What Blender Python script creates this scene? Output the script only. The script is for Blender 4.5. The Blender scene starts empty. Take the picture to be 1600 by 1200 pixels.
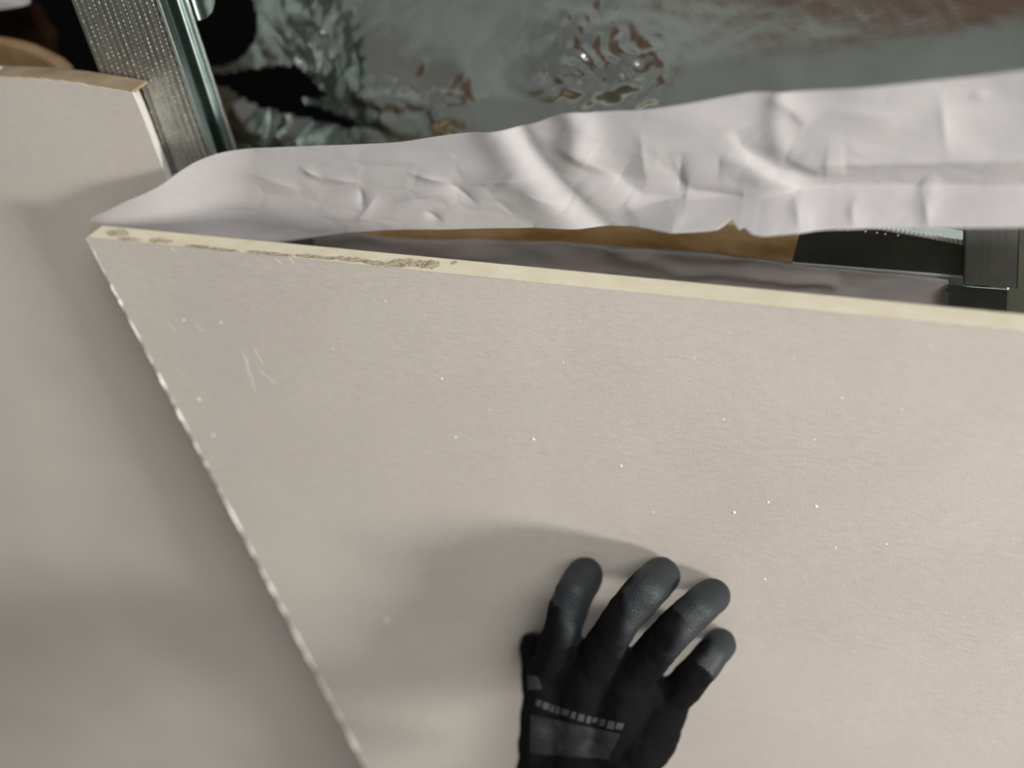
import bpy, bmesh, math, random
import numpy as np
from mathutils import Vector, Matrix, Euler, noise
random.seed(7)
SC = bpy.context.scene
COL = SC.collection

# ------------------------------------------------------------------ camera, world, lights, exposure
F = 1600.0                                   # focal length in pixels of the 1600 x 1200 frame
PITCH, YAW = math.radians(38), math.radians(17)
ROT = Euler((math.radians(90) - PITCH, 0, YAW), 'XYZ').to_matrix()
def ray(px, py):
    return ROT @ Vector(((px - 800) / F, (600 - py) / F, -1.0))
FWD = ROT @ Vector((0, 0, -1))
DIST = 0.60 * ray(200, 200).y                # the fixed board's face is the plane y = 0
CAM = Vector((0, -DIST, 1.75))
cd = bpy.data.cameras.new('camera'); cam = bpy.data.objects.new('camera', cd); COL.objects.link(cam)
cam.location = CAM; cam.rotation_euler = (math.radians(90) - PITCH, 0, YAW)
cd.sensor_width = 36; cd.lens = 36 * F / 1600; cd.clip_start = 0.01
cd.dof.use_dof = True; cd.dof.focus_distance = 0.555; cd.dof.aperture_fstop = 2.0
SC.camera = cam

w = bpy.data.worlds.new('room_daylight'); SC.world = w; w.use_nodes = True
w.node_tree.nodes['Background'].inputs[0].default_value = (1.0, 0.94, 0.89, 1)
w.node_tree.nodes['Background'].inputs[1].default_value = 0.155

def area(name, loc, target, sx, sy, watt, color):
    l = bpy.data.lights.new(name, 'AREA'); l.shape = 'RECTANGLE'; l.size = sx; l.size_y = sy
    l.energy = watt; l.color = color
    o = bpy.data.objects.new(name, l); COL.objects.link(o); o.location = loc
    o.rotation_euler = (Vector(target) - Vector(loc)).to_track_quat('-Z', 'Y').to_euler()
    return o
area('window_daylight', (2.2, -0.98, 1.62), (0, -0.1, 1.35), 0.56, 0.30, 66, (1.0, 0.965, 0.90))
area('overhead_fill', (1.1, -1.7, 3.6), (0.8, -2.3, 0), 2.0, 1.4, 104, (1.0, 0.98, 0.95))  # added soft fill from above for the board, its cream edge and rear wall

SC.view_settings.view_transform = 'Standard'; SC.view_settings.look = 'None'
SC.view_settings.gamma = 1; SC.view_settings.use_curve_mapping = False
SC.view_settings.exposure = -0.10

# ------------------------------------------------------------------ geometry of the photograph's rays
def hit(px, py, p0, n):
    r = ray(px, py)
    return CAM + r * ((p0 - CAM).dot(n) / r.dot(n))
NY = Vector((0, -1, 0))
def on_y(px, py, y): return hit(px, py, Vector((0, y, 0)), NY)

TH = 0.018                                    # plasterboard thickness
tilt, swing = math.radians(4.5), math.radians(1.5)
U = Vector((0, math.sin(tilt), math.cos(tilt)))
E = Vector((math.cos(swing), -math.sin(swing), 0)); E = (E - U * E.dot(U)).normalized()
NM = E.cross(U)                               # towards the camera
P0 = on_y(134, 371, -0.035)
def on_m(px, py, h=0.0): return hit(px, py, P0 + NM * h, NM)
def m2(p): d = p - P0; return (d.dot(E), d.dot(U))
def m3(a, b, h=0.0): return P0 + E * a + U * b + NM * h

# ------------------------------------------------------------------ materials
def mat(name, color, rough=0.8, metal=0.0, var=0.0, var_scale=8.0, bump=0.0, bump_scale=300.0,
        color2=None, spec=0.5, stretch=(1, 1, 1), detail=6.0):
    m = bpy.data.materials.new(name); m.use_nodes = True
    nt = m.node_tree; b = nt.nodes['Principled BSDF']
    b.inputs['Roughness'].default_value = rough; b.inputs['Metallic'].default_value = metal
    b.inputs['Specular IOR Level'].default_value = spec
    tc = nt.nodes.new('ShaderNodeTexCoord'); mp = nt.nodes.new('ShaderNodeMapping')
    nt.links.new(tc.outputs['Object'], mp.inputs[0]); mp.inputs['Scale'].default_value = stretch
    c2 = color2 or tuple(c * 0.6 for c in color)
    if var > 0:
        n = nt.nodes.new('ShaderNodeTexNoise'); n.inputs['Scale'].default_value = var_scale
        n.inputs['Detail'].default_value = detail; nt.links.new(mp.outputs[0], n.inputs['Vector'])
        r = nt.nodes.new('ShaderNodeValToRGB'); nt.links.new(n.outputs['Fac'], r.inputs[0])
        r.color_ramp.elements[0].position = 0.5 - 0.25 / max(var, .01) * 0.5
        r.color_ramp.elements[1].position = 0.5 + 0.25 / max(var, .01) * 0.5
        r.color_ramp.elements[0].position = max(0.0, r.color_ramp.elements[0].position)
        r.color_ramp.elements[1].position = min(1.0, r.color_ramp.elements[1].position)
        r.color_ramp.elements[0].color = (*c2, 1); r.color_ramp.elements[1].color = (*color, 1)
        nt.links.new(r.outputs[0], b.inputs['Base Color'])
    else:
        b.inputs['Base Color'].default_value = (*color, 1)
    if bump > 0:
        n2 = nt.nodes.new('ShaderNodeTexNoise'); n2.inputs['Scale'].default_value = bump_scale
        n2.inputs['Detail'].default_value = 5; nt.links.new(mp.outputs[0], n2.inputs['Vector'])
        bp = nt.nodes.new('ShaderNodeBump'); bp.inputs['Strength'].default_value = bump
        bp.inputs['Distance'].default_value = 0.001
        nt.links.new(n2.outputs['Fac'], bp.inputs['Height']); nt.links.new(bp.outputs[0], b.inputs['Normal'])
    return m

M = {}
M['board'] = mat('board_face_paper', (0.555, 0.52, 0.475), 0.85, var=0.6, var_scale=9, bump=0.16, bump_scale=900,
                 color2=(0.50, 0.465, 0.43), spec=0.25)
nt = M['board'].node_tree; bs = nt.nodes['Principled BSDF']; base = bs.inputs['Base Color'].links[0].from_socket
tc = nt.nodes.new('ShaderNodeTexCoord'); mp = nt.nodes.new('ShaderNodeMapping'); mp.inputs['Rotation'].default_value = (0, math.radians(38), 0)
mp.inputs['Scale'].default_value = (180, 180, 1100); nt.links.new(tc.outputs['Object'], mp.inputs[0])
fn = nt.nodes.new('ShaderNodeTexNoise'); fn.inputs['Scale'].default_value = 1; fn.inputs['Detail'].default_value = 3; nt.links.new(mp.outputs[0], fn.inputs['Vector'])
fr_ = nt.nodes.new('ShaderNodeValToRGB'); fr_.color_ramp.elements[0].position = .3; fr_.color_ramp.elements[1].position = .75
fr_.color_ramp.elements[0].color = (.93, .93, .93, 1); fr_.color_ramp.elements[1].color = (1.09, 1.08, 1.06, 1); nt.links.new(fn.outputs['Fac'], fr_.inputs[0])
mu = nt.nodes.new('ShaderNodeMix'); mu.data_type = 'RGBA'; mu.blend_type = 'MULTIPLY'; mu.inputs[0].default_value = 1
nt.links.new(base, mu.inputs[6]); nt.links.new(fr_.outputs[0], mu.inputs[7]); nt.links.new(mu.outputs[2], bs.inputs['Base Color'])
M['back'] = mat('board_back_paper', (0.42, 0.36, 0.28), 0.9, var=0.5, var_scale=30)
M['edge_tan'] = mat('board_edge_paper', (0.40, 0.315, 0.205), 0.9, var=0.9, var_scale=40, color2=(0.25, 0.185, 0.115), bump=.2, bump_scale=500)
M['gypsum'] = mat('gypsum_core', (0.90, 0.84, 0.66), 0.9, var=0.7, var_scale=70, color2=(0.82, 0.74, 0.55), bump=0.35, bump_scale=700)
M['gypsum_white'] = mat('gypsum_white', (0.86, 0.84, 0.79), 0.9, bump=0.4, bump_scale=700)
M['smudge'] = mat('edge_dirt', (0.66, 0.59, 0.43), 0.9, var=1.0, var_scale=500, color2=(0.36, 0.30, 0.21))
M['paper'] = mat('white_paper', (0.50, 0.485, 0.495), 0.75, var=0.3, var_scale=14, color2=(0.465, 0.45, 0.455), bump=0.12,
                 bump_scale=500, spec=0.3, stretch=(0.5, 1, 3))
M['paper_grey'] = mat('grey_paper', (0.72, 0.68, 0.69), 0.8, var=0.5, var_scale=14, color2=(0.62, 0.57, 0.58), spec=0.3)
M['wood'] = mat('pine_wood', (0.84, 0.60, 0.30), 0.75, var=1.1, var_scale=34, color2=(0.48, 0.28, 0.10), stretch=(0.6, 1, 1.6), bump=.2, bump_scale=300)
M['wood_pale'] = mat('weathered_wood', (0.36, 0.25, 0.13), 0.85, var=0.9, var_scale=40, color2=(0.24, 0.15, 0.07))
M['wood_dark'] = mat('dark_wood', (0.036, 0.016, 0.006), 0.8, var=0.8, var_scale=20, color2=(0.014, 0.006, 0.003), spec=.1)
M['wood_brown'] = mat('brown_wood', (0.27, 0.135, 0.075), 0.7, var=0.8, var_scale=6, color2=(0.19, 0.09, 0.05))
M['black'] = mat('cavity_shade_black', (0.008, 0.008, 0.008), 1.0, spec=0.0)  # near-black colour stands in for the darkness of the cavity
M['concrete'] = mat('dusty_concrete', (0.30, 0.315, 0.30), 0.9, var=0.7, var_scale=3, color2=(0.20, 0.21, 0.20))
M['plaster'] = mat('grey_plaster', (0.80, 0.83, 0.81), 0.95, var=0.5, var_scale=3)

def steel(name, color, rough, knurl=0.0, period=0.003):
    m = mat(name, color, rough, 1.0, var=0.6, var_scale=60, color2=tuple(c * .75 for c in color))
    if knurl:
        nt = m.node_tree; b = nt.nodes['Principled BSDF']
        tc = nt.nodes.new('ShaderNodeTexCoord'); wv = nt.nodes.new('ShaderNodeTexWave')
        wv.wave_type = 'BANDS'; wv.bands_direction = 'Z'; wv.inputs['Scale'].default_value = 0.314 / period
        wv.inputs['Distortion'].default_value = 0.6; wv.inputs['Detail'].default_value = 1
        nt.links.new(tc.outputs['Object'], wv.inputs['Vector'])
        bp = nt.nodes.new('ShaderNodeBump'); bp.inputs['Strength'].default_value = knurl
        bp.inputs['Distance'].default_value = 0.0006
        nt.links.new(wv.outputs['Fac'], bp.inputs['Height']); nt.links.new(bp.outputs[0], b.inputs['Normal'])
    return m
M['steel_ribbed'] = steel('galvanised_ribbed', (0.44, 0.44, 0.41), 0.45)
M['steel'] = steel('galvanised_plain', (0.62, 0.68, 0.66), 0.22)
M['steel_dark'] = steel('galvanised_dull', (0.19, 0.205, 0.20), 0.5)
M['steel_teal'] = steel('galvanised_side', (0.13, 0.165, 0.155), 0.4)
M['steel_dull'] = steel('galvanised_flat', (0.42, 0.44, 0.43), 0.55)
M['steel_highlight'] = mat('galvanised_highlight', (0.90, 0.91, 0.90), 0.5, 0.35)  # pale colour paints in the highlight along the ribbed steel edges
M['foil'] = mat('metallised_foil', (0.70, 0.755, 0.735), 0.14, 1.0, var=0.6, var_scale=20, color2=(0.58, 0.625, 0.61), bump=0.05, bump_scale=120)

# ------------------------------------------------------------------ object helpers
def finish(o, label=None, cat=None, group=None, kind=None):
    if label: o['label'] = label
    if cat: o['category'] = cat
    if group: o['group'] = group
    if kind: o['kind'] = kind
    return o
def empty(name, loc, label=None, cat=None, group=None):
    o = bpy.data.objects.new(name, None); o.empty_display_size = 0.03; o.location = loc; COL.objects.link(o)
    return finish(o, label, cat, group)
def wpos(o):
    p = Vector(o.location)
    while o.parent: o = o.parent; p += Vector(o.location)
    return p
def mesh(name, verts, faces, m, parent=None, smooth=False, base=None):
    verts = [Vector(v) for v in verts]
    if base is None:
        lo = [min(v[i] for v in verts) for i in range(3)]; hi = [max(v[i] for v in verts) for i in range(3)]
        base = Vector(((lo[0] + hi[0]) / 2, (lo[1] + hi[1]) / 2, lo[2]))
    me = bpy.data.meshes.new(name); me.from_pydata([v - base for v in verts], [], faces); me.update()
    for mm in (m if isinstance(m, list) else [m]): me.materials.append(mm)
    if smooth:
        for p in me.polygons: p.use_smooth = True
    o = bpy.data.objects.new(name, me); COL.objects.link(o)
    if parent: o.parent = parent; o.location = base - wpos(parent)
    else: o.location = base
    return o
def fix_normals(o):
    bm = bmesh.new(); bm.from_mesh(o.data); bmesh.ops.recalc_face_normals(bm, faces=bm.faces); bm.to_mesh(o.data); bm.free()
    return o
def bevel(o, wd, seg=2):
    md = o.modifiers.new('bevel', 'BEVEL'); md.width = wd; md.segments = seg; md.limit_method = 'ANGLE'
    return o
def slab(name, ring_a, ring_b, m, parent=None):
    """closed solid between two matching outlines"""
    n = len(ring_a); fs = [list(range(n)), list(range(2 * n - 1, n - 1, -1))]
    fs += [[i, i + n, (i + 1) % n + n, (i + 1) % n] for i in range(n)]
    return fix_normals(mesh(name, list(ring_a) + list(ring_b), fs, m, parent))
def grid(name, fn, nu, nv, m, parent=None, skip=None, thick=0.0):
    vs = [fn(i / nu, j / nv) for j in range(nv + 1) for i in range(nu + 1)]
    fs = []
    for j in range(nv):
        for i in range(nu):
            if skip and skip((i + .5) / nu, (j + .5) / nv): continue
            a = j * (nu + 1) + i; fs.append([a, a + 1, a + nu + 2, a + nu + 1])
    o = mesh(name, vs, fs, m, parent, smooth=True)
    if thick:
        md = o.modifiers.new('thickness', 'SOLIDIFY'); md.thickness = thick; md.offset = 0
    return o
def tube(verts, faces, pts, radii, seg=8):
    """round cross-sections along pts appended to verts / faces"""
    b = len(verts); n = len(pts)
    for i, p in enumerate(pts):
        t = (pts[min(i + 1, n - 1)] - pts[max(i - 1, 0)]).normalized()
        a = t.orthogonal().normalized() if i == 0 else (a - t * a.dot(t)).normalized()
        c = t.cross(a)
        for k in range(seg):
            an = 2 * math.pi * k / seg; verts.append(p + (a * math.cos(an) + c * math.sin(an)) * radii[i])
    for i in range(n - 1):
        for k in range(seg):
            q = b + i * seg + k; q2 = b + i * seg + (k + 1) % seg
            faces.append([q, q2, q2 + seg, q + seg])
    faces.append([b + k for k in range(seg)][::-1]); faces.append([b + (n - 1) * seg + k for k in range(seg)])
def interp(pts, x):
    if x <= pts[0][0]:
        (x0, y0), (x1, y1) = pts[0], pts[1]
    else:
        for (x0, y0), (x1, y1) in zip(pts, pts[1:]):
            if x <= x1: break
    return y0 + (y1 - y0) * (x - x0) / (x1 - x0)
def spline(pts, x):
    """smooth (Catmull-Rom) version of interp"""
    n = len(pts); i = 0
    while i < n - 2 and x > pts[i + 1][0]: i += 1
    (x0, y0), (x1, y1) = pts[i], pts[i + 1]
    m0 = (y1 - pts[i - 1][1]) / (x1 - pts[i - 1][0]) if i > 0 else (y1 - y0) / (x1 - x0)
    m1 = (pts[i + 2][1] - y0) / (pts[i + 2][0] - x0) if i < n - 2 else (y1 - y0) / (x1 - x0)
    h = x1 - x0; t = (x - x0) / h
    if t < 0: return y0 + m0 * (x - x0)
    if t > 1: return y1 + m1 * (x - x1)
    return (2*t**3 - 3*t*t + 1) * y0 + (t**3 - 2*t*t + t) * h * m0 + (-2*t**3 + 3*t*t) * y1 + (t**3 - t*t) * h * m1
def nz(v, s, seed=0.0): return noise.noise(Vector(v) * s + Vector((seed, seed * 1.7, -seed)))
def seg_dist(p, a, b):
    ax, ay = a; bx, by = b; dx, dy = bx - ax, by - ay
    t = max(0, min(1, ((p[0] - ax) * dx + (p[1] - ay) * dy) / (dx * dx + dy * dy)))
    qx, qy = ax + dx * t - p[0], ay + dy * t - p[1]
    s = dx * (p[1] - ay) - dy * (p[0] - ax)
    return math.hypot(qx, qy) * (1 if s >= 0 else -1)
def line_dist(p, pts):
    best = None
    for a, b in zip(pts, pts[1:]):
        d = seg_dist(p, a, b)
        if best is None or abs(d) < abs(best): best = d
    return best
def sstep(a, b, x):
    t = max(0, min(1, (x - a) / (b - a))); return t * t * (3 - 2 * t)
def inside(p, poly):
    c = False; n = len(poly)
    for i in range(n):
        (x0, y0), (x1, y1) = poly[i], poly[i - 1]
        if (y0 > p[1]) != (y1 > p[1]) and p[0] < (x1 - x0) * (p[1] - y0) / (y1 - y0) + x0: c = not c
    return c
def box(name, c, sx, sy, sz, m, parent=None):
    x, y, z = c
    vs = [(x + a * sx / 2, y + b * sy / 2, z + d * sz / 2) for d in (-1, 1) for b in (-1, 1) for a in (-1, 1)]
    fs = [[0, 2, 3, 1], [4, 5, 7, 6], [0, 1, 5, 4], [1, 3, 7, 5], [3, 2, 6, 7], [2, 0, 4, 6]]
    return mesh(name, vs, fs, m, parent)

# ------------------------------------------------------------------ the setting
finish(box('floor', (0, -2.0, -0.05), 9, 6.4, 0.1, M['concrete']), kind='structure')
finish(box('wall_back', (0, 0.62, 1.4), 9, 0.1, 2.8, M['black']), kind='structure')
finish(box('wall_rear', (0, -5.1, 2.0), 9, 0.1, 4.0, M['plaster']), kind='structure')

gp = [(-0.72, 2.76), (0.95, 2.50), (4.4, 1.9), (4.4, 3.9), (-0.72, 3.9)]
finish(bevel(slab('reflection_panel_1', [Vector((x, -5.0, z)) for x, z in gp], [Vector((x, -5.04, z)) for x, z in gp], M['wood_brown'], None), .004), kind='structure')  # unseen brown panel, added and shaped for its reflection in the foil

# ------------------------------------------------------------------ the lifted plasterboard sheet
def jag(i, amp, seed):
    return amp * (noise.noise(Vector((i * 0.9, seed, 0))) + 0.6 * noise.noise(Vector((i * 2.3, seed + 5, 0))))
ta, tb = m2(on_m(134, 371)), m2(on_m(1600, 519))
la = m2(on_m(570, 1195))
def left_x(b): return ta[0] + (la[0] - ta[0]) * (b - ta[1]) / (la[1] - ta[1])
top_dir = ((tb[0] - ta[0]), (tb[1] - ta[1]))
a_right = tb[0] + 0.36
b_right = ta[1] + top_dir[1] * (a_right - ta[0]) / top_dir[0]
b_floor = -(P0.z - 0.012) / U.z
NL = 240
def left_line(amp, seed, off):
    out = []
    for i in range(NL + 1):
        f = (i / NL) ** 1.6
        b = ta[1] + (b_floor - ta[1]) * f
        out.append((left_x(b) + off + jag(i * 1.0, amp, seed), b))
    return out
def board_ring(lft, top_amp, seed):
    pts = list(lft)
    pts += [(a_right, b_floor)]
    n = 160
    for i in range(n, 0, -1):
        a = lft[0][0] + (a_right - lft[0][0]) * i / n
        pts.append((a, ta[1] + top_dir[1] * (a - ta[0]) / top_dir[0] + top_amp * noise.noise(Vector((i * .8, seed, 1)))))
    return pts
sheet = empty('plasterboard_sheet', m3(0.25, b_floor),
              'large beige plasterboard sheet with cream cut top edge, held by the gloved hand', 'plasterboard')
fr = board_ring(left_line(0.0016, 1, 0.0), 0.0003, 3)
cr = board_ring(left_line(0.0012, 2, 0.0006), 0.0, 4)
cr_back = board_ring(left_line(0.0015, 7, -0.0012), 0.0, 4)
br = board_ring(left_line(0.0015, 8, 0.0), 0.0004, 5)
slab('front_paper', [m3(a, b, 0) for a, b in fr], [m3(a, b, -0.0007) for a, b in fr], M['board'], sheet)
c = slab('gypsum_core', [m3(a, b, -0.0007) for a, b in cr], [m3(a, b, -TH + 0.0006) for a, b in cr_back], M['gypsum'], sheet)
c['label'] = 'cream gypsum core'
slab('back_paper', [m3(a, b, -TH + 0.0006) for a, b in br], [m3(a, b, -TH) for a, b in br], M['back'], sheet)
# ragged rim of torn paper and crumbled gypsum down the left edge
vs, fs = [], []
pts, rad = [], []
for i in range(420):
    f = i / 419; py = 374 + f * 1000
    b = m2(on_m(134 + 0.524 * (py - 371), py))[1]
    k = i * 0.15
    r = 0.0009 + 0.0015 * max(-.5, noise.noise(Vector((k * .6, 3, 1)))) + 0.0009 * noise.noise(Vector((k * 1.7, 9, 1)))
    r *= (0.7 + 0.9 * f) * (0.75 + 0.9 * noise.noise(Vector((i * .035, 6, 3))))
    pts.append(m3(left_x(b) + 0.0006 * noise.noise(Vector((k * 1.3, 1, 7))), b, -0.0004 + 0.0010 * noise.noise(Vector((k * .9, 4, 2)))))
    rad.append(max(0.0005, r))
tube(vs, fs, pts, rad, 7)
rim = mesh('torn_edge', vs, fs, M['gypsum_white'], sheet, smooth=True); rim['label'] = 'ragged white torn edge'
# dirt scuffs on the cream edge
def flat_mark(name, poly, h, m, parent, th=0.0002):
    return slab(name, [p + NM * h for p in poly], [p + NM * (h + th) for p in poly], m, parent)
for (x0, x1, d0, d1) in [(150, 185, .2, .9), (178, 215, .0, .35), (225, 262, .05, .5), (284, 322, .0, .3), (300, 372, .0, .22), (380, 455, .0, .3), (455, 520, .05, .4),
                         (508, 575, .1, .5), (560, 632, .0, .45), (600, 668, .15, .8), (640, 678, .05, .9), (690, 700, .6, .9)]:
    n = 14; A_, B_ = [], []
    for k in range(n + 1):
        a = m2(on_m(x0 + (x1 - x0) * k / n, 371 + .101 * (x0 + (x1 - x0) * k / n - 134)))[0]
        b = ta[1] + top_dir[1] * (a - ta[0]) / top_dir[0] + .0003
        e = math.sin(math.pi * k / n) ** .5; mid = (d0 + d1) / 2 + .25 * (d1 - d0) * noise.noise(Vector((k * .9, x0, 0)))
        hw = (d1 - d0) / 2 * e * (.55 + .8 * abs(noise.noise(Vector((k * 1.3, x0, 5)))))
        A_.append(m3(a, b, -TH * max(.02, mid - hw))); B_.append(m3(a, b, -TH * min(.97, mid + hw + .01)))
    mesh('dirt_smear', A_ + B_, [[k, k + 1, n + 2 + k, n + 1 + k] for k in range(n)], M['smudge'], sheet)
# plaster flecks that stick to the face
flecks = [(690, 592, 2.6), (833, 686, 3.4), (712, 683, 2.2), (970, 728, 3), (1147, 801, 3.6), (1200, 785, 2.8), (1275, 791, 3.2),
          (310, 624, 3.6), (333, 680, 3), (287, 500, 2.4), (345, 504, 2.2), (1140, 520, 1.6), (1455, 540, 1.8), (1315, 622, 1.8), (1408, 640, 1.6),
          (880, 566, 1.6), (1130, 655, 1.8), (1272, 687, 1.8), (905, 500, 1.4), (1085, 560, 1.5), (604, 968, 4), (1385, 850, 2),
          (602, 470, 1.5), (520, 545, 1.4), (765, 640, 1.4), (1020, 800, 1.8), (1195, 905, 2.2), (1305, 855, 2.0), (1240, 560, 1.5)]
for (x, y, r) in flecks:
    c = on_m(x, y); rr = r / F * (c - CAM).dot(FWD) * 0.95
    vs = []; fs = []; n = 7
    ra = [rr * random.uniform(.75, 1.2) for _ in range(n)]
    for k in range(n):
        an = 2 * math.pi * k / n; vs.append(c + (E * math.cos(an) + U * math.sin(an)) * ra[k])
    for k in range(n):
        an = 2 * math.pi * k / n; vs.append(c + (E * math.cos(an) + U * math.sin(an)) * ra[k] * .6 + NM * rr * .25)
    vs.append(c + NM * rr * .3)
    for k in range(n):
        k2 = (k + 1) % n; fs += [[k, k2, k2 + n, k + n], [k + n, k2 + n, 2 * n]]
    mesh('plaster_fleck', vs, fs, M['gypsum_white'], sheet, smooth=True)
scuffs = [((378, 545), (400, 612)), ((396, 543), (411, 568)), ((402, 575), (432, 600)), ((262, 505), (276, 516)), ((303, 507), (318, 518)),
          ((430, 404), (441, 412)), ((452, 402), (460, 412)), ((265, 386), (274, 392)), ((385, 555), (389, 590))]
for (a, b) in scuffs:
    p, q = on_m(*a), on_m(*b); d = (q - p); s = d.cross(NM).normalized() * 0.0004
    vs, fs = [], []
    tube(vs, fs, [p.lerp(q, t) for t in (0, .25, .5, .75, 1)], [0.00004, 0.00013, 0.00006, 0.00013, 0.00004], 5)
    mesh('scuff_mark', vs, fs, M['gypsum_white'], sheet)

# ------------------------------------------------------------------ the fixed plasterboard sheet
TL = 0.016
lt = [(-260, 84), (0, 122), (60, 124), (110, 130), (160, 138), (207, 146)]
rt = [(222, 180), (240, 228), (262, 285), (300, 382), (420, 700)]
fring = [on_y(x, y, 0) for x, y in lt + rt]
bl = fring[0].copy(); brr = fring[-1] + (fring[-1] - fring[-2]).normalized() * 0.05
dirr = (fring[-1] - fring[-2]).normalized(); brr = fring[-1] + dirr * ((fring[-1].z - 0.004) / -dirr.z)
ring = fring + [brr, Vector((bl.x - 0.45, 0, 0.004)), Vector((bl.x - 0.45, 0, bl.z + .004))]
dense, cut = [], []
for k, (a, b) in enumerate(zip(ring, ring[1:] + ring[:1])):
    n = max(1, min(24, int((b - a).length / 0.006)))
    for i in range(n):
        dense.append(a.lerp(b, i / n)); cut.append(len(lt) - 1 <= k <= len(lt) + len(rt) - 1)
cut[len([1 for c in cut[:cut.index(True)]])] = True
fixed = empty('plasterboard_sheet', (-0.3, 0, 0.004),
              'beige plasterboard sheet with brown top edge, fixed to the ribbed stud at left', 'plasterboard')
def off(p, dy, s, j):
    return Vector((p.x + j * noise.noise(p * 200), dy, p.z + j * noise.noise(p * 230 + Vector((5, 5, 5)))))
slab('front_paper', [off(p, 0, 0, .0006) for p in dense], [off(p, 0.0008, 0, .0006) for p in dense], M['board'], fixed)
c = slab('gypsum_core', [off(p, .0008, 0, .0005) for p in dense], [off(p, TL - .0006, 0, .0005) - Vector((.0085 * k, 0, 0)) for p, k in zip(dense, cut)], M['gypsum_white'], fixed)
c['label'] = 'white gypsum core'
slab('back_paper', [off(p, TL - .0006, 0, .0006) - Vector((.0085 * k, 0, 0)) for p, k in zip(dense, cut)], [off(p, TL, 0, .0006) - Vector((.0085 * k, 0, 0)) for p, k in zip(dense, cut)], M['back'], fixed)
# brown paper that wraps the top edge
tp = [on_y(x, y, 0) for x, y in lt[1:]]; tp = [tp[0] - (tp[1] - tp[0]).normalized() * 0.5] + tp
e1, e2 = [], []
for a, b in zip(tp, tp[1:]):
    for i in range(16):
        p = a.lerp(b, i / 16); e1.append(p + Vector((0, .0012 + 0.0022 * abs(noise.noise(p * 90)), .0007))); e2.append(p + Vector((0, TL + .001, .0009)))
ww = [p - Vector((0, 0, .0018)) for p in e1]; w2 = [p - Vector((0, 0, .0018)) for p in e2]
n = len(e1); fs = []
for i in range(n - 1):
    fs += [[i, i + 1, n + i + 1, n + i], [2 * n + i, 3 * n + i, 3 * n + i + 1, 2 * n + i + 1], [i, 2 * n + i, 2 * n + i + 1, i + 1], [n + i, n + i + 1, 3 * n + i + 1, 3 * n + i]]
fs += [[0, n, 3 * n, 2 * n], [n - 1, 3 * n - 1, 4 * n - 1, 2 * n - 1]]
o = fix_normals(mesh('edge_paper', e1 + e2 + ww + w2, fs, M['edge_tan'], fixed)); o['label'] = 'brown paper along the top edge'

# ------------------------------------------------------------------ metal stud behind the fixed sheet
SY = TL + 0.0024
c0, c1 = on_y(243, 0, SY), on_y(325, 240, SY)
l0 = on_y(131, 50, SY)
sd = (c1 - c0).normalized(); sa = Vector((0, 1, 0)).cross(sd).normalized()
if sa.x < 0: sa = -sa
Wst = abs((l0 - c0).dot(sa))
S_TOP = c0 - sd * 0.30; LEN = (S_TOP.z - 0.0) / -sd.z - 0.006
def extrude(name, prof, m, parent, closed=True, n=1, cap=True):
    k = len(prof); vs = []; fs = []
    for j in range(n + 1):
        q = S_TOP + sd * (LEN * j / n)
        vs += [q + sa * a + Vector((0, b, 0)) for a, b in prof]
    for j in range(n):
        for i in range(k if closed else k - 1):
            fs.append([j * k + i, j * k + (i + 1) % k, (j + 1) * k + (i + 1) % k, (j + 1) * k + i])
    if cap and closed: fs += [list(range(k)), [n * k + i for i in range(k)][::-1]]
    return fix_normals(mesh(name, vs, fs, m, parent))
stud = empty('metal_stud', S_TOP + sd * LEN, 'galvanised steel stud with ribbed face rising above the left plasterboard', 'metal profile')
T = 0.0007
fp = [(-Wst, 0.0)]
NR = 11
for i in range(NR * 8 + 1):
    f = i / (NR * 8); fp.append((-Wst * (0.97 - 0.94 * f), 0.00016 - 0.00016 * math.cos(f * NR * 2 * math.pi)))
fp.append((0.0, 0.0))
extrude('ribbed_face', fp + [(a, b + T) for a, b in fp[::-1]], M['steel_ribbed'], stud)
DF = 0.021
# rows of fine knurled dashes pressed into the face
vs, fs = [], []
for r_ in range(14):
    a = -Wst * (0.955 - 0.91 * r_ / 13)
    for k in range(110):
        q = S_TOP + sd * (0.16 + k * 0.0024 + (r_ % 2) * .0012) + sa * a + Vector((0, .00005, 0))
        hl, hw, hh = .0009 + random.uniform(-.0002, .0002), .00045, random.uniform(.00022, .0004)
        b0 = len(vs)
        vs += [q - sd * hl, q - sd * hl * .5 + sa * hw, q + sd * hl * .5 + sa * hw, q + sd * hl, q + sd * hl * .5 - sa * hw, q - sd * hl * .5 - sa * hw,
               q - sd * hl * .45 + Vector((0, -hh, 0)), q + sd * hl * .45 + Vector((0, -hh, 0))]
        fs += [[b0, b0 + 1, b0 + 6], [b0 + 1, b0 + 2, b0 + 7, b0 + 6], [b0 + 2, b0 + 3, b0 + 7], [b0 + 3, b0 + 4, b0 + 7], [b0 + 4, b0 + 5, b0 + 6, b0 + 7], [b0 + 5, b0, b0 + 6]]
finish(fix_normals(mesh('knurled_dashes', vs, fs, M['steel_ribbed'], stud)), kind='stuff')
side = [(0, 0), (0.0010, 0.0005), (0.0014, 0.0016), (0.0014, 0.0065), (0.0006, 0.0072), (-0.0040, 0.0080), (-0.0040, 0.0150),
        (0.0006, 0.0158), (0.0018, 0.0162), (0.0024, 0.0170), (0.0024, DF)]
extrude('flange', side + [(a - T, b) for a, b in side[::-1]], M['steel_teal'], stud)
extrude('corner_edge', [(0.0006 + .0012 * math.cos(q * math.pi / 4), 0.0010 + .0012 * math.sin(q * math.pi / 4)) for q in range(8)], M['steel'], stud)['label'] = 'bright rounded corner'
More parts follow.
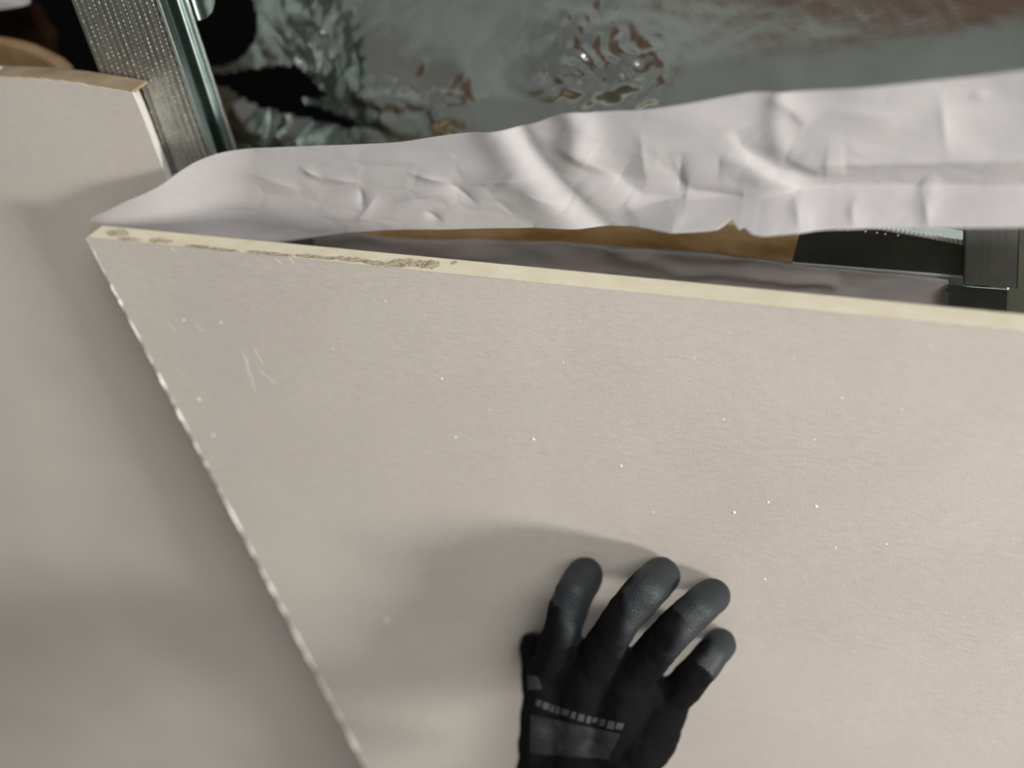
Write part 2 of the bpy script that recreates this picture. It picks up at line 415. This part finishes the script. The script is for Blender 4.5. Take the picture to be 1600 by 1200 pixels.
lip = [(0.0024, DF - .001), (0.0042, DF - .0005), (0.0048, DF + .001), (0.0042, DF + .0025), (0.0020, DF + .003), (-0.012, DF + .003), (-0.012, DF + .002), (0.0015, DF + .002)]
extrude('lip', lip, M['steel'], stud)
back = [(-Wst, 0.0004), (-Wst + T, 0.0004), (-Wst + T, DF), (-Wst, DF)]
extrude('flange', back, M['steel'], stud)
# rounded tab bent out from the stud's lip
yb = SY + DF + 0.004
tabp = [(272, -60), (322, -60), (334, -40), (335, 5), (331, 20), (322, 29), (306, 34), (291, 34), (283, 10)]
bevel(slab('rounded_tab', [on_y(x, y, yb) for x, y in tabp], [on_y(x, y, yb) + Vector((0, .0012, 0)) for x, y in tabp], M['steel'], stud), .0003)

# ------------------------------------------------------------------ things in the dark gap at top left
yb = 0.055
wp = [(-180, 40), (-60, 58), (0, 67), (20, 71), (40, 77), (62, 87), (85, 99), (100, 112), (105, 150), (-180, 150)]
o = bevel(slab('wooden_block', [on_y(x, y, yb) for x, y in wp], [on_y(x, y, yb) + Vector((0, .010, 0)) for x, y in wp], M['wood_pale'], None), .001)
finish(o, 'pale tan wooden block behind the brown top edge of the left plasterboard', 'wood')
yb = 0.10
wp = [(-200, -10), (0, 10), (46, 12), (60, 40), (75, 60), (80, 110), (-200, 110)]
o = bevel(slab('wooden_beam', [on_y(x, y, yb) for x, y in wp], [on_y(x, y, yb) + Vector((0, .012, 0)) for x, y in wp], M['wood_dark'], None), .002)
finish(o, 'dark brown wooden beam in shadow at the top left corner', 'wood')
gp = [(-160, 16), (0, 15), (18, 13), (34, 10), (45, 7), (47, 0), (40, -30), (-160, -40)]
yb = 0.080
o = slab('foil_scrap', [on_y(x, y, yb - .004 * (y > 5)) for x, y in gp], [on_y(x, y, yb) + Vector((0, .001, 0)) for x, y in gp], M['paper'], None)
finish(o, 'small grey scrap of sheeting above the dark beam, top left corner', 'sheeting')

# ------------------------------------------------------------------ foil vapour barrier
FY = 0.080
hole_round = [(300, -60), (385, -60), (397, 5), (402, 25), (403, 45), (399, 62), (390, 80), (375, 94), (350, 103), (318, 107), (300, 60)]
dark_reflection_tri = [(318, 112), (340, 116), (400, 105), (466, 99), (490, 122), (514, 150), (494, 153), (462, 154), (500, 166), (545, 184), (575, 200), (545, 199), (500, 190), (455, 174), (400, 158), (352, 136), (322, 128)]  # dark reflection in the foil, shaped as an opening
def project(p):
    q = ROT.transposed() @ (p - CAM); return (800 + F * q.x / -q.z, 600 - F * q.y / -q.z)
fa, fb = on_y(230, -160, FY), on_y(1760, -160, FY)
X0, X1, Z0, Z1 = on_y(190, 200, FY).x, fb.x + 0.32, on_y(600, 470, FY).z, max(fa.z, fb.z) + 0.06
bumps = [((590, 130), 55, .006), ((410, 200), 60, .007), ((690, 165), 45, .004), ((880, 110), 60, .003)]
crinkles = [((905, 110), 75), ((500, 60), 60), ((690, 180), 50), ((600, 150), 60), ((400, 200), 70), ((1000, 120), 40)]
LEAN = math.tan(math.radians(15))
def fy(z): return FY + (z - Z0) * LEAN
def foil_pt(u, v):
    x, z = X0 + (X1 - X0) * u, Z0 + (Z1 - Z0) * v
    px, py = project(Vector((x, fy(z), z)))
    h = 0.0006 * noise.noise(Vector((x * 7, z * 10, 1))) + 0.00015 * noise.noise(Vector((x * 22, z * 32, 4)))
    for (cx, cy), r, am in bumps: h += am * math.exp(-((px - cx) ** 2 + (py - cy) ** 2) / (r * r))
    k = 0.065 - .035 * sstep(1000, 1150, px)
    for (cx, cy), r in crinkles: k += 1.1 * math.exp(-((px - cx) ** 2 + (py - cy) ** 2) / (r * r))
    xw, zw = x + .006 * noise.noise(Vector((x * 25, z * 25, 3))), z + .006 * noise.noise(Vector((x * 25, z * 25, 9)))
    k = min(k, 1.3)
    h += k * (.0042 * abs(noise.noise(Vector((xw * 34, zw * 46, 2)))) + .0020 * abs(noise.noise(Vector((xw * 80, zw * 110, 6))))
              + .0009 * abs(noise.noise(Vector((xw * 180, zw * 230, 8)))))
    return Vector((x, fy(z) - h, z))
def foil_skip(u, v):
    z = Z0 + (Z1 - Z0) * v; p = project(Vector((X0 + (X1 - X0) * u, fy(z), z)))
    return inside(p, hole_round) or inside(p, dark_reflection_tri)
foil = grid('foil_sheet', foil_pt, 560, 170, M['foil'], None, foil_skip)
finish(foil, 'crinkled silver foil vapour barrier stretched across the back above the white paper', 'foil')

# ------------------------------------------------------------------ wooden batten behind the gap
BY = 0.056
bp = [(530, 374), (640, 377), (760, 377), (870, 380), (900, 390), (930, 384), (1000, 389), (1100, 395), (1170, 404), (1238, 412)]
bot = [on_y(x, y, BY) for x, y in bp]
up = Vector((0, 0, 0.024))
n = len(bot)
ring = bot + [bot[-1] + up + Vector((.001, 0, 0)), bot[0] + up]
ring = [p for p in ring]
o = bevel(slab('wooden_batten', ring, [p + Vector((0, .010, 0)) for p in ring], M['wood'], None), .0012)
finish(o, 'yellowish pine batten seen in the gap below the white paper strip', 'wood')

# ------------------------------------------------------------------ horizontal steel channel and upright at right
A = on_y(1238, 411, BY); B = on_y(1516, 433, BY)
T1 = on_y(1335, 348, BY + .002); T2 = on_y(1507, 379, BY + .002)
chan = empty('metal_channel', A.lerp(B, .5), 'dark horizontal steel channel with bright ribbed edge, right of the pine batten', 'metal profile')
dT = (T2 - T1).normalized(); T0 = T1 - dT * ((T1.x - A.x) / dT.x)
def quad_box(name, q, depth, m, parent, bev=.0006):
    o = slab(name, q, [p + depth for p in q], m, parent)
    return bevel(o, bev) if bev else o
dp = Vector((0, .013, 0))
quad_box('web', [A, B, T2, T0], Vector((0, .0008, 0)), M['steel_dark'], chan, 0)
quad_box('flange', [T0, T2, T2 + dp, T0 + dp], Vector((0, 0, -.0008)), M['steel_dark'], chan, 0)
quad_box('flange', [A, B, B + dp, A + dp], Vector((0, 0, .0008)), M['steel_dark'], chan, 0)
def beaded(name, a, b, n, r, m, parent, fade=None):
    vs, fs = [], []; pts = []; rad = []
    for i in range(n * 6 + 1):
        f = i / (n * 6); pts.append(a.lerp(b, f)); rad.append(r * (0.9 + 0.10 * math.sin(i * math.pi / 3)))
    tube(vs, fs, pts, rad, 8)
    return mesh(name, vs, fs, m, parent, smooth=True)
beaded('ribbed_edge', T0 + Vector((0, -.0003, 0)), T2 + Vector((0, -.0003, 0)), 36, .0017, M['steel_highlight'], chan)['label'] = 'bright ribbed upper edge'
beaded('ribbed_edge', A + Vector((0, -.0003, 0)), B + Vector((0, -.0003, 0)), 40, .0009, M['steel_highlight'], chan)
# row of punched dimples
for (x, y) in [(1265, 354), (1280, 354), (1294, 356), (1310, 358), (1325, 359), (1352, 362), (1370, 364), (1383, 366), (1403, 368)]:
    c = on_y(x, y, BY); vs, fs = [], []
    tube(vs, fs, [c + Vector((0, .0004, 0)), c + Vector((0, -.0004, 0)), c + Vector((0, -.0007, 0))], [.0008, .0006, .0002], 8)
    mesh('dimple', vs, fs, M['steel_highlight'], chan, smooth=True)

UY = 0.046
upr = empty('metal_upright', on_y(1560, 448, UY), 'dull grey steel upright block at the right border, beside the channel', 'metal profile')
q = [on_y(1505, 443, UY), on_y(1590, 451, UY), on_y(1596, 300, UY), on_y(1509, 300, UY)]
vs = []; fs = []; nx = 28
for j in range(2):
    for i in range(nx + 1):
        f = i / nx; p = (q[0].lerp(q[1], f) if j == 0 else q[3].lerp(q[2], f))
        vs.append(p + Vector((0, .00002 * math.cos(f * 14 * math.pi), 0)))
fs = [[i, i + 1, nx + 2 + i, nx + 1 + i] for i in range(nx)]
o = mesh('ribbed_face', vs, fs, M['steel_dull'], upr); md = o.modifiers.new('t', 'SOLIDIFY'); md.thickness = .0009
quad_box('flange', [q[0], q[3], q[3] + Vector((0, .016, 0)), q[0] + Vector((0, .016, 0))], Vector((.0008, 0, 0)), M['steel_dark'], upr, 0)
quad_box('flange', [q[1], q[2], q[2] + Vector((0, .016, 0)), q[1] + Vector((0, .016, 0))], Vector((-.0008, 0, 0)), M['steel_dark'], upr, 0)
LY = 0.0505
q = [on_y(1480, 620, LY), on_y(1566, 630, LY), on_y(1574, 453, LY), on_y(1478, 446, LY)]
trk = empty('metal_track', q[0].lerp(q[1], .5), 'dark steel track below the grey upright, just above the cream board edge', 'metal profile')
quad_box('web', q, Vector((0, .0009, 0)), M['steel_dark'], trk, 0)
quad_box('flange', [q[1], q[2], q[2] + Vector((0.001, .014, 0)), q[1] + Vector((0.001, .014, 0))], Vector((.0009, 0, 0)), M['steel'], trk, 0)
quad_box('flange', [q[0], q[3], q[3] + Vector((0, -.006, 0)), q[0] + Vector((0, -.006, 0))], Vector((.0009, 0, 0)), M['steel'], trk, 0)

# ------------------------------------------------------------------ white paper strip hanging behind the lifted sheet
topc = [(139, 342), (170, 328), (200, 313), (225, 303), (250, 290), (290, 262), (320, 247), (350, 238), (385, 233), (420, 231), (520, 227), (620, 222), (680, 213), (735, 206),
        (770, 203), (808, 199), (835, 193), (862, 183), (890, 174), (925, 175), (965, 173), (1000, 171), (1045, 165), (1090, 158), (1135, 150), (1175, 144), (1210, 143), (1260, 142), (1340, 137),
        (1450, 127), (1530, 120), (1600, 110), (1700, 97), (1800, 85)]
botc = [(139, 346), (300, 374), (400, 382), (450, 377), (500, 370), (550, 363), (600, 359), (640, 358), (700, 358), (800, 356), (870, 353), (940, 354), (1000, 349), (1060, 347), (1110, 345),
        (1128, 343), (1138, 338), (1146, 332), (1152, 337), (1160, 343), (1167, 340), (1180, 347), (1195, 349), (1240, 347), (1300, 346), (1450, 347), (1600, 346), (1800, 346)]
def gs(d, w_): return math.exp(-(d / w_) ** 2)
def ridge(p, pts, w1, w2):
    """sharp crease along a polyline, fading at its ends, w1 / w2 its widths on either side"""
    tot = sum(math.dist(a, b) for a, b in zip(pts, pts[1:])); acc = 0; best = None
    for a, b in zip(pts, pts[1:]):
        L = math.dist(a, b); t = ((p[0] - a[0]) * (b[0] - a[0]) + (p[1] - a[1]) * (b[1] - a[1])) / (L * L)
        d = seg_dist(p, a, b)
        if best is None or abs(d) < abs(best[0]): best = (d, (acc + L * max(0, min(1, t))) / tot)
        acc += L
    d, t = best
    e = math.sin(math.pi * min(1, max(0, t))) ** .6 if 0 < t < 1 else 0
    w_ = w1 if d > 0 else w2
    return e * math.exp(-abs(d) / w_) * (1 + abs(d) / w_) * .9
strip_line = [(930, 356), (990, 333), (1060, 314), (1130, 312), (1190, 309), (1250, 298), (1330, 297), (1600, 300), (1800, 300)]
crease_line = [(1150, 262), (1210, 268), (1290, 258), (1400, 258), (1600, 252), (1800, 250)]
def paper_h(X, Y):
    """height of the paper towards the viewer, in millimetres, at the photograph's point X, Y"""
    h = 0.0
    fade_l = sstep(180, 330, X)
    h += 3 * fade_l * noise.noise(Vector((X / 240, Y / 170, 3)))
    h += 0.7 * fade_l * noise.noise(Vector((X / 90, Y / 40, 8)))
    # large fold that drops from the kink in the top edge to the lower edge
    d = line_dist((X, Y), [(800, 190), (835, 250), (870, 292), (945, 360)])
    h += -2.6 * gs(d + 3, 15) + 4.0 * gs(d - 30, 32)
    h += 2.2 * ridge((X, Y), [(868, 226), (892, 238), (935, 262), (965, 280)], 5, 12)
    d = line_dist((X, Y), [(930, 250), (968, 278), (1000, 304), (1060, 309)])
    h += -3.0 * ridge((X, Y), [(920, 245), (968, 278), (1000, 304), (1070, 312)], 9, 14)
    h += 4.0 * gs(line_dist((X, Y), [(890, 172), (905, 200), (900, 235)]), 26)
    # z-shaped crease
    d = line_dist((X, Y), [(1150, 208), (1160, 228), (1178, 246), (1215, 264), (1262, 272)])
    h += -3.6 * ridge((X, Y), [(1148, 200), (1160, 228), (1178, 246), (1215, 266), (1290, 272)], 6, 16)
    h += 2.6 * ridge((X, Y), [(1125, 252), (1165, 254), (1200, 275), (1245, 300)], 12, 5)
    h += 1.6 * gs(line_dist((X, Y), [(1215, 140), (1212, 190), (1218, 230)]), 20)
    # lower band: hinge line, recess, then kick-out strip on the right half
    yc, ys = interp(crease_line, X), interp(strip_line, X)
    r1 = sstep(1180, 1300, X); r2 = sstep(940, 1050, X)
    t = max(0.0, Y - yc); h -= r1 * 7.5 * min(1.0, t / max(8, ys - yc)) ** .8
    t = max(0.0, Y - ys); h += r2 * (21.0 - 8 * sstep(950, 1500, X)) * min(1.3, t / 45)
    h += 2.2 * ridge((X, Y), [(1228, 246), (1262, 262), (1278, 270), (1320, 268)], 4, 12)
    h += -1.6 * ridge((X, Y), [(1040, 240), (1056, 280), (1072, 298), (1160, 306)], 14, 5)
    h += 1.4 * ridge((X, Y), [(1205, 150), (1240, 172), (1262, 196)], 4, 10)
    h += 1.6 * ridge((X, Y), [(1436, 298), (1452, 306), (1447, 346)], 5, 9)
    h += 1.2 * ridge((X, Y), [(1236, 310), (1262, 330), (1268, 348)], 8, 4) + 1.0 * ridge((X, Y), [(1040, 318), (1060, 332), (1050, 350)], 8, 4)
    h += 1.2 * ridge((X, Y), [(975, 318), (1000, 338), (1006, 352)], 4, 9) + .8 * ridge((X, Y), [(1340, 304), (1332, 330), (1352, 346)], 4, 8)
    # small creases on the left half
    for a, b, am, wd in [((470, 262), (500, 276), 1.3, 5), ((500, 276), (560, 284), 1.0, 6), ((562, 292), (570, 330), -1.6, 7), ((640, 270), (700, 285), 1.4, 6),
                         ((700, 285), (745, 320), -1.4, 8), ((620, 312), (705, 296), 1.3, 6), ((740, 290), (830, 276), 1.6, 8), ((665, 330), (690, 345), -1.3, 6),
                         ((590, 305), (560, 345), 1.1, 8), ((385, 270), (480, 300), 0.8, 10), ((820, 300), (880, 320), 1.0, 7), ((1000, 200), (1010, 290), 1.0, 16),
                         ((1065, 240), (1060, 300), -1.3, 12), ((1060, 300), (1180, 311), -1.2, 7), ((1300, 176), (1420, 180), .5, 9), ((1470, 150), (1480, 240), 1.1, 18),
                         ((1515, 150), (1545, 148), .7, 4), ((1440, 300), (1452, 345), .9, 5), ((1240, 305), (1256, 345), .9, 6), ((1330, 315), (1336, 345), .7, 5)]:
        L2 = (b[0] - a[0]) ** 2 + (b[1] - a[1]) ** 2
        t = ((X - a[0]) * (b[0] - a[0]) + (Y - a[1]) * (b[1] - a[1])) / L2
        if -.2 < t < 1.2: h += am * 1.25 * math.exp(-abs(seg_dist((X, Y), a, b)) / wd) * math.sin(math.pi * (t + .2) / 1.4) ** 2
    # fine crumple, stronger towards the lower left
    k = 0.35 + 0.65 * sstep(200, 300, Y) * (1 - 0.6 * sstep(950, 1150, X)) * sstep(330, 460, X)
    dist, _ = noise.voronoi(Vector((X / 74 + .6 * noise.noise(Vector((X / 60, Y / 40, 1))), Y / 30, 7)))
    h += k * fade_l * 0.9 * (dist[1] - dist[0])
    return h
PXS = None
def paper_pt(u, v):
    X = 139 + (1810 - 139) * u
    yt, ybm = spline(topc, X), interp(botc, X)
    Y = ybm + (yt - ybm) * v
    back = -TH - 0.0008 - 0.026 * sstep(150, 400, X) + 0.018 * sstep(330, 980, X)       # runs back from the sheet towards the right
    lean = 0.004 * v * sstep(139, 260, X) - 0.011 * math.sin(v * math.pi * .5) * sstep(300, 900, X) * 0.2
    p = on_m(X, Y, back + lean)
    lim = sstep(0, .12, v) * .85 + .15 if X < 540 else 1.0
    return p + NM * (paper_h(X, Y) * 0.001 * lim)
ps = grid('paper_strip', paper_pt, 680, 96, M['paper'], None, thick=0.0003)
finish(ps, 'long creased white paper strip curling up behind the cream top edge of the lifted sheet', 'paper')

# ------------------------------------------------------------------ second, shaded sheet of paper under the batten
lowt = [(420, 366), (560, 364), (600, 372), (700, 376), (800, 377), (870, 377), (950, 385), (1010, 388), (1100, 394), (1180, 404), (1240, 413), (1330, 421), (1420, 430), (1490, 438), (1520, 442)]
def low_pt(u, v):
    X = 490 + (1482 - 490) * u; yt = interp(lowt, X); Y = yt + 190 * (1 - v)
    p = on_y(X, Y, 0.048 + .005 * sstep(1250, 1440, X))
    h = 3.0 * noise.noise(Vector((X / 120, Y / 24, 1))) + 1.0 * noise.noise(Vector((X / 50, Y / 12, 5)))
    dist, _ = noise.voronoi(Vector((X / 90, Y / 22, 3))); h += 2.4 * (dist[1] - dist[0])
    h += 4 * gs(line_dist((X, Y), [(960, 390), (1060, 420), (1200, 430), (1300, 440)]), 10)
    return p + Vector((0, -h * .001 * (1 - .9 * sstep(1300, 1450, X)), 0))
o = grid('paper_sheet', low_pt, 260, 40, M['paper_grey'], None, thick=0.0003)
finish(o, 'shaded grey crumpled paper sheet low in the gap under the pine batten', 'paper')

# ------------------------------------------------------------------ the gloved hand
def hp(px, py, h): return on_m(px, py, h)
def capsule_chain(bm, pts, rads, seg=16, flat=1.0):
    for p, r in zip(pts, rads):
        bmesh.ops.create_icosphere(bm, subdivisions=3, radius=r, matrix=Matrix.Translation(p))
    for (p, r), (q, s) in zip(zip(pts, rads), zip(pts[1:], rads[1:])):
        d = q - p; L = d.length
        if L < 1e-5: continue
        rm = d.to_track_quat('Z', 'Y').to_matrix().to_4x4()
        bmesh.ops.create_cone(bm, cap_ends=True, segments=24, radius1=r, radius2=s, depth=L, matrix=Matrix.Translation((p + q) / 2) @ rm)
mm = 0.001
fingers = {
    'index': [(860, 1050, 36, 12.6), (881, 974, 36, 11.4), (898, 926, 25, 11.6), (914, 899, 11.5, 11.2)],
    'middle': [(920, 1052, 39, 12.6), (970, 968, 40, 11.4), (1010, 921, 28, 11.8), (1033, 900, 12, 11.4)],
    'ring': [(985, 1060, 37, 12.2), (1054, 984, 37, 11.0), (1090, 950, 26, 10.8), (1113, 931, 11.5, 10.6)],
    'pinky': [(1046, 1096, 31, 11.4), (1092, 1048, 29, 10.4), (1112, 1021, 20, 10.0), (1125, 1007, 10.5, 9.8)],
}
bm = bmesh.new()
wr = [(852, 1168), (905, 1172), (960, 1172), (1003, 1166)]
for key, (wx, wy) in zip(fingers, wr):
    ch = fingers[key]
    capsule_chain(bm, [hp(x, y, h * mm) for x, y, h, r in ch], [r * mm for *_, r in ch])
    m0 = hp(ch[0][0], ch[0][1], ch[0][2] * mm); wq = hp(wx, wy, 50 * mm)
    capsule_chain(bm, [m0, m0.lerp(wq, .5) + NM * .002, wq], [ch[0][3] * mm * 1.12, .0165, .0175])
mcp = [hp(*fingers[k][0][:2], (fingers[k][0][2] - 2) * mm) for k in fingers]
capsule_chain(bm, mcp, [.0125, .0135, .013, .011])
# thumb, tucked under the palm with its tip against the board at the left
capsule_chain(bm, [hp(862, 1120, 40 * mm), hp(850, 1066, 30 * mm), hp(844, 1030, 16 * mm), hp(834, 1012, 11.5 * mm)], [.016, .0145, .0125, .0105])
capsule_chain(bm, [hp(862, 1120, 40 * mm), hp(900, 1120, 46 * mm)], [.016, .017])
capsule_chain(bm, [hp(862, 1110, 40 * mm), hp(858, 1052, 34 * mm)], [.016, .0145])
# wrist and cuff
wl, wrr = hp(852, 1190, 52 * mm), hp(985, 1180, 52 * mm)
ARM = (-U * 0.80 + NM * 0.58 + E * -0.02).normalized()
for t in (0, .5, 1):
    p = wl.lerp(wrr, t); capsule_chain(bm, [p, p + ARM * .075], [.0175 + .004 * (t == .5), .0185 + .004 * (t == .5)])
me = bpy.data.meshes.new('glove'); bm.to_mesh(me); bm.free()
tmp = bpy.data.objects.new('glove_tmp', me); COL.objects.link(tmp)
r = tmp.modifiers.new('r', 'REMESH'); r.mode = 'VOXEL'; r.voxel_size = 0.0015
s = tmp.modifiers.new('s', 'SMOOTH'); s.factor = 0.5; s.iterations = 9
bpy.context.view_layer.update()
ev = tmp.evaluated_get(bpy.context.evaluated_depsgraph_get())
em = ev.to_mesh(); gv = [v.co.copy() for v in em.vertices]; gn = [v.normal.copy() for v in em.vertices]; gf = [list(p.vertices) for p in em.polygons]
ev.to_mesh_clear(); bpy.data.objects.remove(tmp)
tips = {k: [hp(x, y, h * mm) for x, y, h, _ in v] for k, v in fingers.items()}
def coat_at(p, n):
    best = 0.0
    for k, ch in tips.items():
        for i in (0, 1, 2):
            a, b = ch[i], ch[i + 1]; d = b - a; t = (p - a).dot(d) / d.length_squared
            t = max(0, min(1, t)); dd = (p - (a + d * t)).length
            if dd < 0.0145:
                f = (i - 1) + t
                best = max(best, sstep(-.05, .55, f + .35 * noise.noise(p * 75) + .75 * n.dot(E) - .45 * (k == 'pinky') - .1))
    best = max(best, sstep(.1, .45, -n.dot(NM) + .15 * noise.noise(p * 70)))
    return best
coat = [coat_at(p, n) for p, n in zip(gv, gn)]
for i, (p, n) in enumerate(zip(gv, gn)):
    k = 1 - .6 * coat[i]
    gv[i] = p + n * (.0011 * k * noise.noise(p * 75) + .0006 * k * noise.noise(p * 190))
person = empty('person', hp(915, 1190, 0.045), "person's right hand in a black work glove pressing flat on the lifted plasterboard", 'person')
glove = mesh('glove', gv, gf, None or M['black'], person, smooth=True)
at = glove.data.attributes.new('coat', 'FLOAT', 'POINT'); at.data.foreach_set('value', coat)
gm = bpy.data.materials.new('glove_knit_and_coating'); gm.use_nodes = True
nt = gm.node_tree; b = nt.nodes['Principled BSDF']
an = nt.nodes.new('ShaderNodeAttribute'); an.attribute_name = 'coat'
mx = nt.nodes.new('ShaderNodeMix'); mx.data_type = 'RGBA'; mx.inputs[6].default_value = (.0065, .0065, .0068, 1); mx.inputs[7].default_value = (.019, .024, .028, 1)
nt.links.new(an.outputs['Fac'], mx.inputs[0]); nt.links.new(mx.outputs[2], b.inputs['Base Color'])
mr = nt.nodes.new('ShaderNodeMapRange'); mr.inputs[3].default_value = .95; mr.inputs[4].default_value = .55
nt.links.new(an.outputs['Fac'], mr.inputs[0]); nt.links.new(mr.outputs[0], b.inputs['Roughness'])
ms = nt.nodes.new('ShaderNodeMapRange'); ms.inputs[3].default_value = .08; ms.inputs[4].default_value = .38
nt.links.new(an.outputs['Fac'], ms.inputs[0]); nt.links.new(ms.outputs[0], b.inputs['Specular IOR Level'])
tc = nt.nodes.new('ShaderNodeTexCoord'); nn = nt.nodes.new('ShaderNodeTexNoise'); nn.inputs['Scale'].default_value = 700
nt.links.new(tc.outputs['Object'], nn.inputs['Vector'])
bb = nt.nodes.new('ShaderNodeBump'); bb.inputs['Strength'].default_value = .5; bb.inputs['Distance'].default_value = .0008
nt.links.new(nn.outputs['Fac'], bb.inputs['Height']); nt.links.new(bb.outputs[0], b.inputs['Normal'])
glove.data.materials.clear(); glove.data.materials.append(gm)
glove['label'] = 'black knit glove with dark grey rubber fingertips'

# grey print on the back of the glove, laid onto its surface
M['print'] = mat('grey_glove_print', (.050, .051, .057), .9)
M['print_dim'] = mat('dim_glove_print', (.030, .031, .033), .9)
from mathutils.bvhtree import BVHTree
tree = BVHTree.FromPolygons(gv, gf)
def drape(px, py, lift=.0006):
    d = ray(px, py).normalized(); loc, nrm, _, _ = tree.ray_cast(CAM, d)
    return None if loc is None else loc + nrm * lift
def print_poly(poly, m, name='printed_mark', n=8):
    """a small four-cornered mark laid onto the glove"""
    vs = []; fs = []; cs = [Vector((*q, 0)) for q in poly]
    for j in range(n + 1):
        for i in range(n + 1):
            q = cs[0].lerp(cs[1], i / n).lerp(cs[3].lerp(cs[2], i / n), j / n); p = drape(q.x, q.y)
            if p is None: return None
            vs.append(p)
    fs = [[j * (n + 1) + i, j * (n + 1) + i + 1, (j + 1) * (n + 1) + i + 1, (j + 1) * (n + 1) + i] for j in range(n) for i in range(n)]
    return mesh(name, vs, fs, m, glove, smooth=True)
# a line of blurred lettering, as illegible as in the photograph
def along(t): return (840 + 138 * t, 1092 + 38 * t + 4 * math.sin(t * 3))
x = 0.0
rr = random.Random(3)
while x < .97:
    wd = rr.uniform(.045, .085); x1 = min(1, x + wd)
    a, b_ = along(x), along(x1); hgt = rr.uniform(7, 12)
    print_poly([(a[0], a[1]), (b_[0], b_[1]), (b_[0] - 3, b_[1] + hgt), (a[0] - 3, a[1] + hgt)], M['print'], n=3)
    x = x1 + rr.uniform(.012, .03)
for q in [[(826, 1054), (842, 1057), (848, 1076), (826, 1078)]]: print_poly(q, M['print_dim'], n=4)
M['print_mottled'] = mat('mottled_glove_print', (.026, .027, .029), .95, var=1.9, var_scale=60, color2=(.007, .007, .0075))
print_poly([(830, 1116), (970, 1146), (950, 1186), (828, 1176)], M['print_mottled'], n=16)
# sleeve that carries on below the frame
ca = (wl + wrr) / 2 + ARM * .06; vs, fs = [], []
pts = [ca + ARM * (.02 * i) for i in range(14)]
tube(vs, fs, pts, [.040 + .0015 * i + .0012 * math.sin(i * 2.1) for i in range(14)], 24)
mesh('sleeve', vs, fs, mat('dark_sleeve', (.012, .012, .014), .95), person, smooth=True)
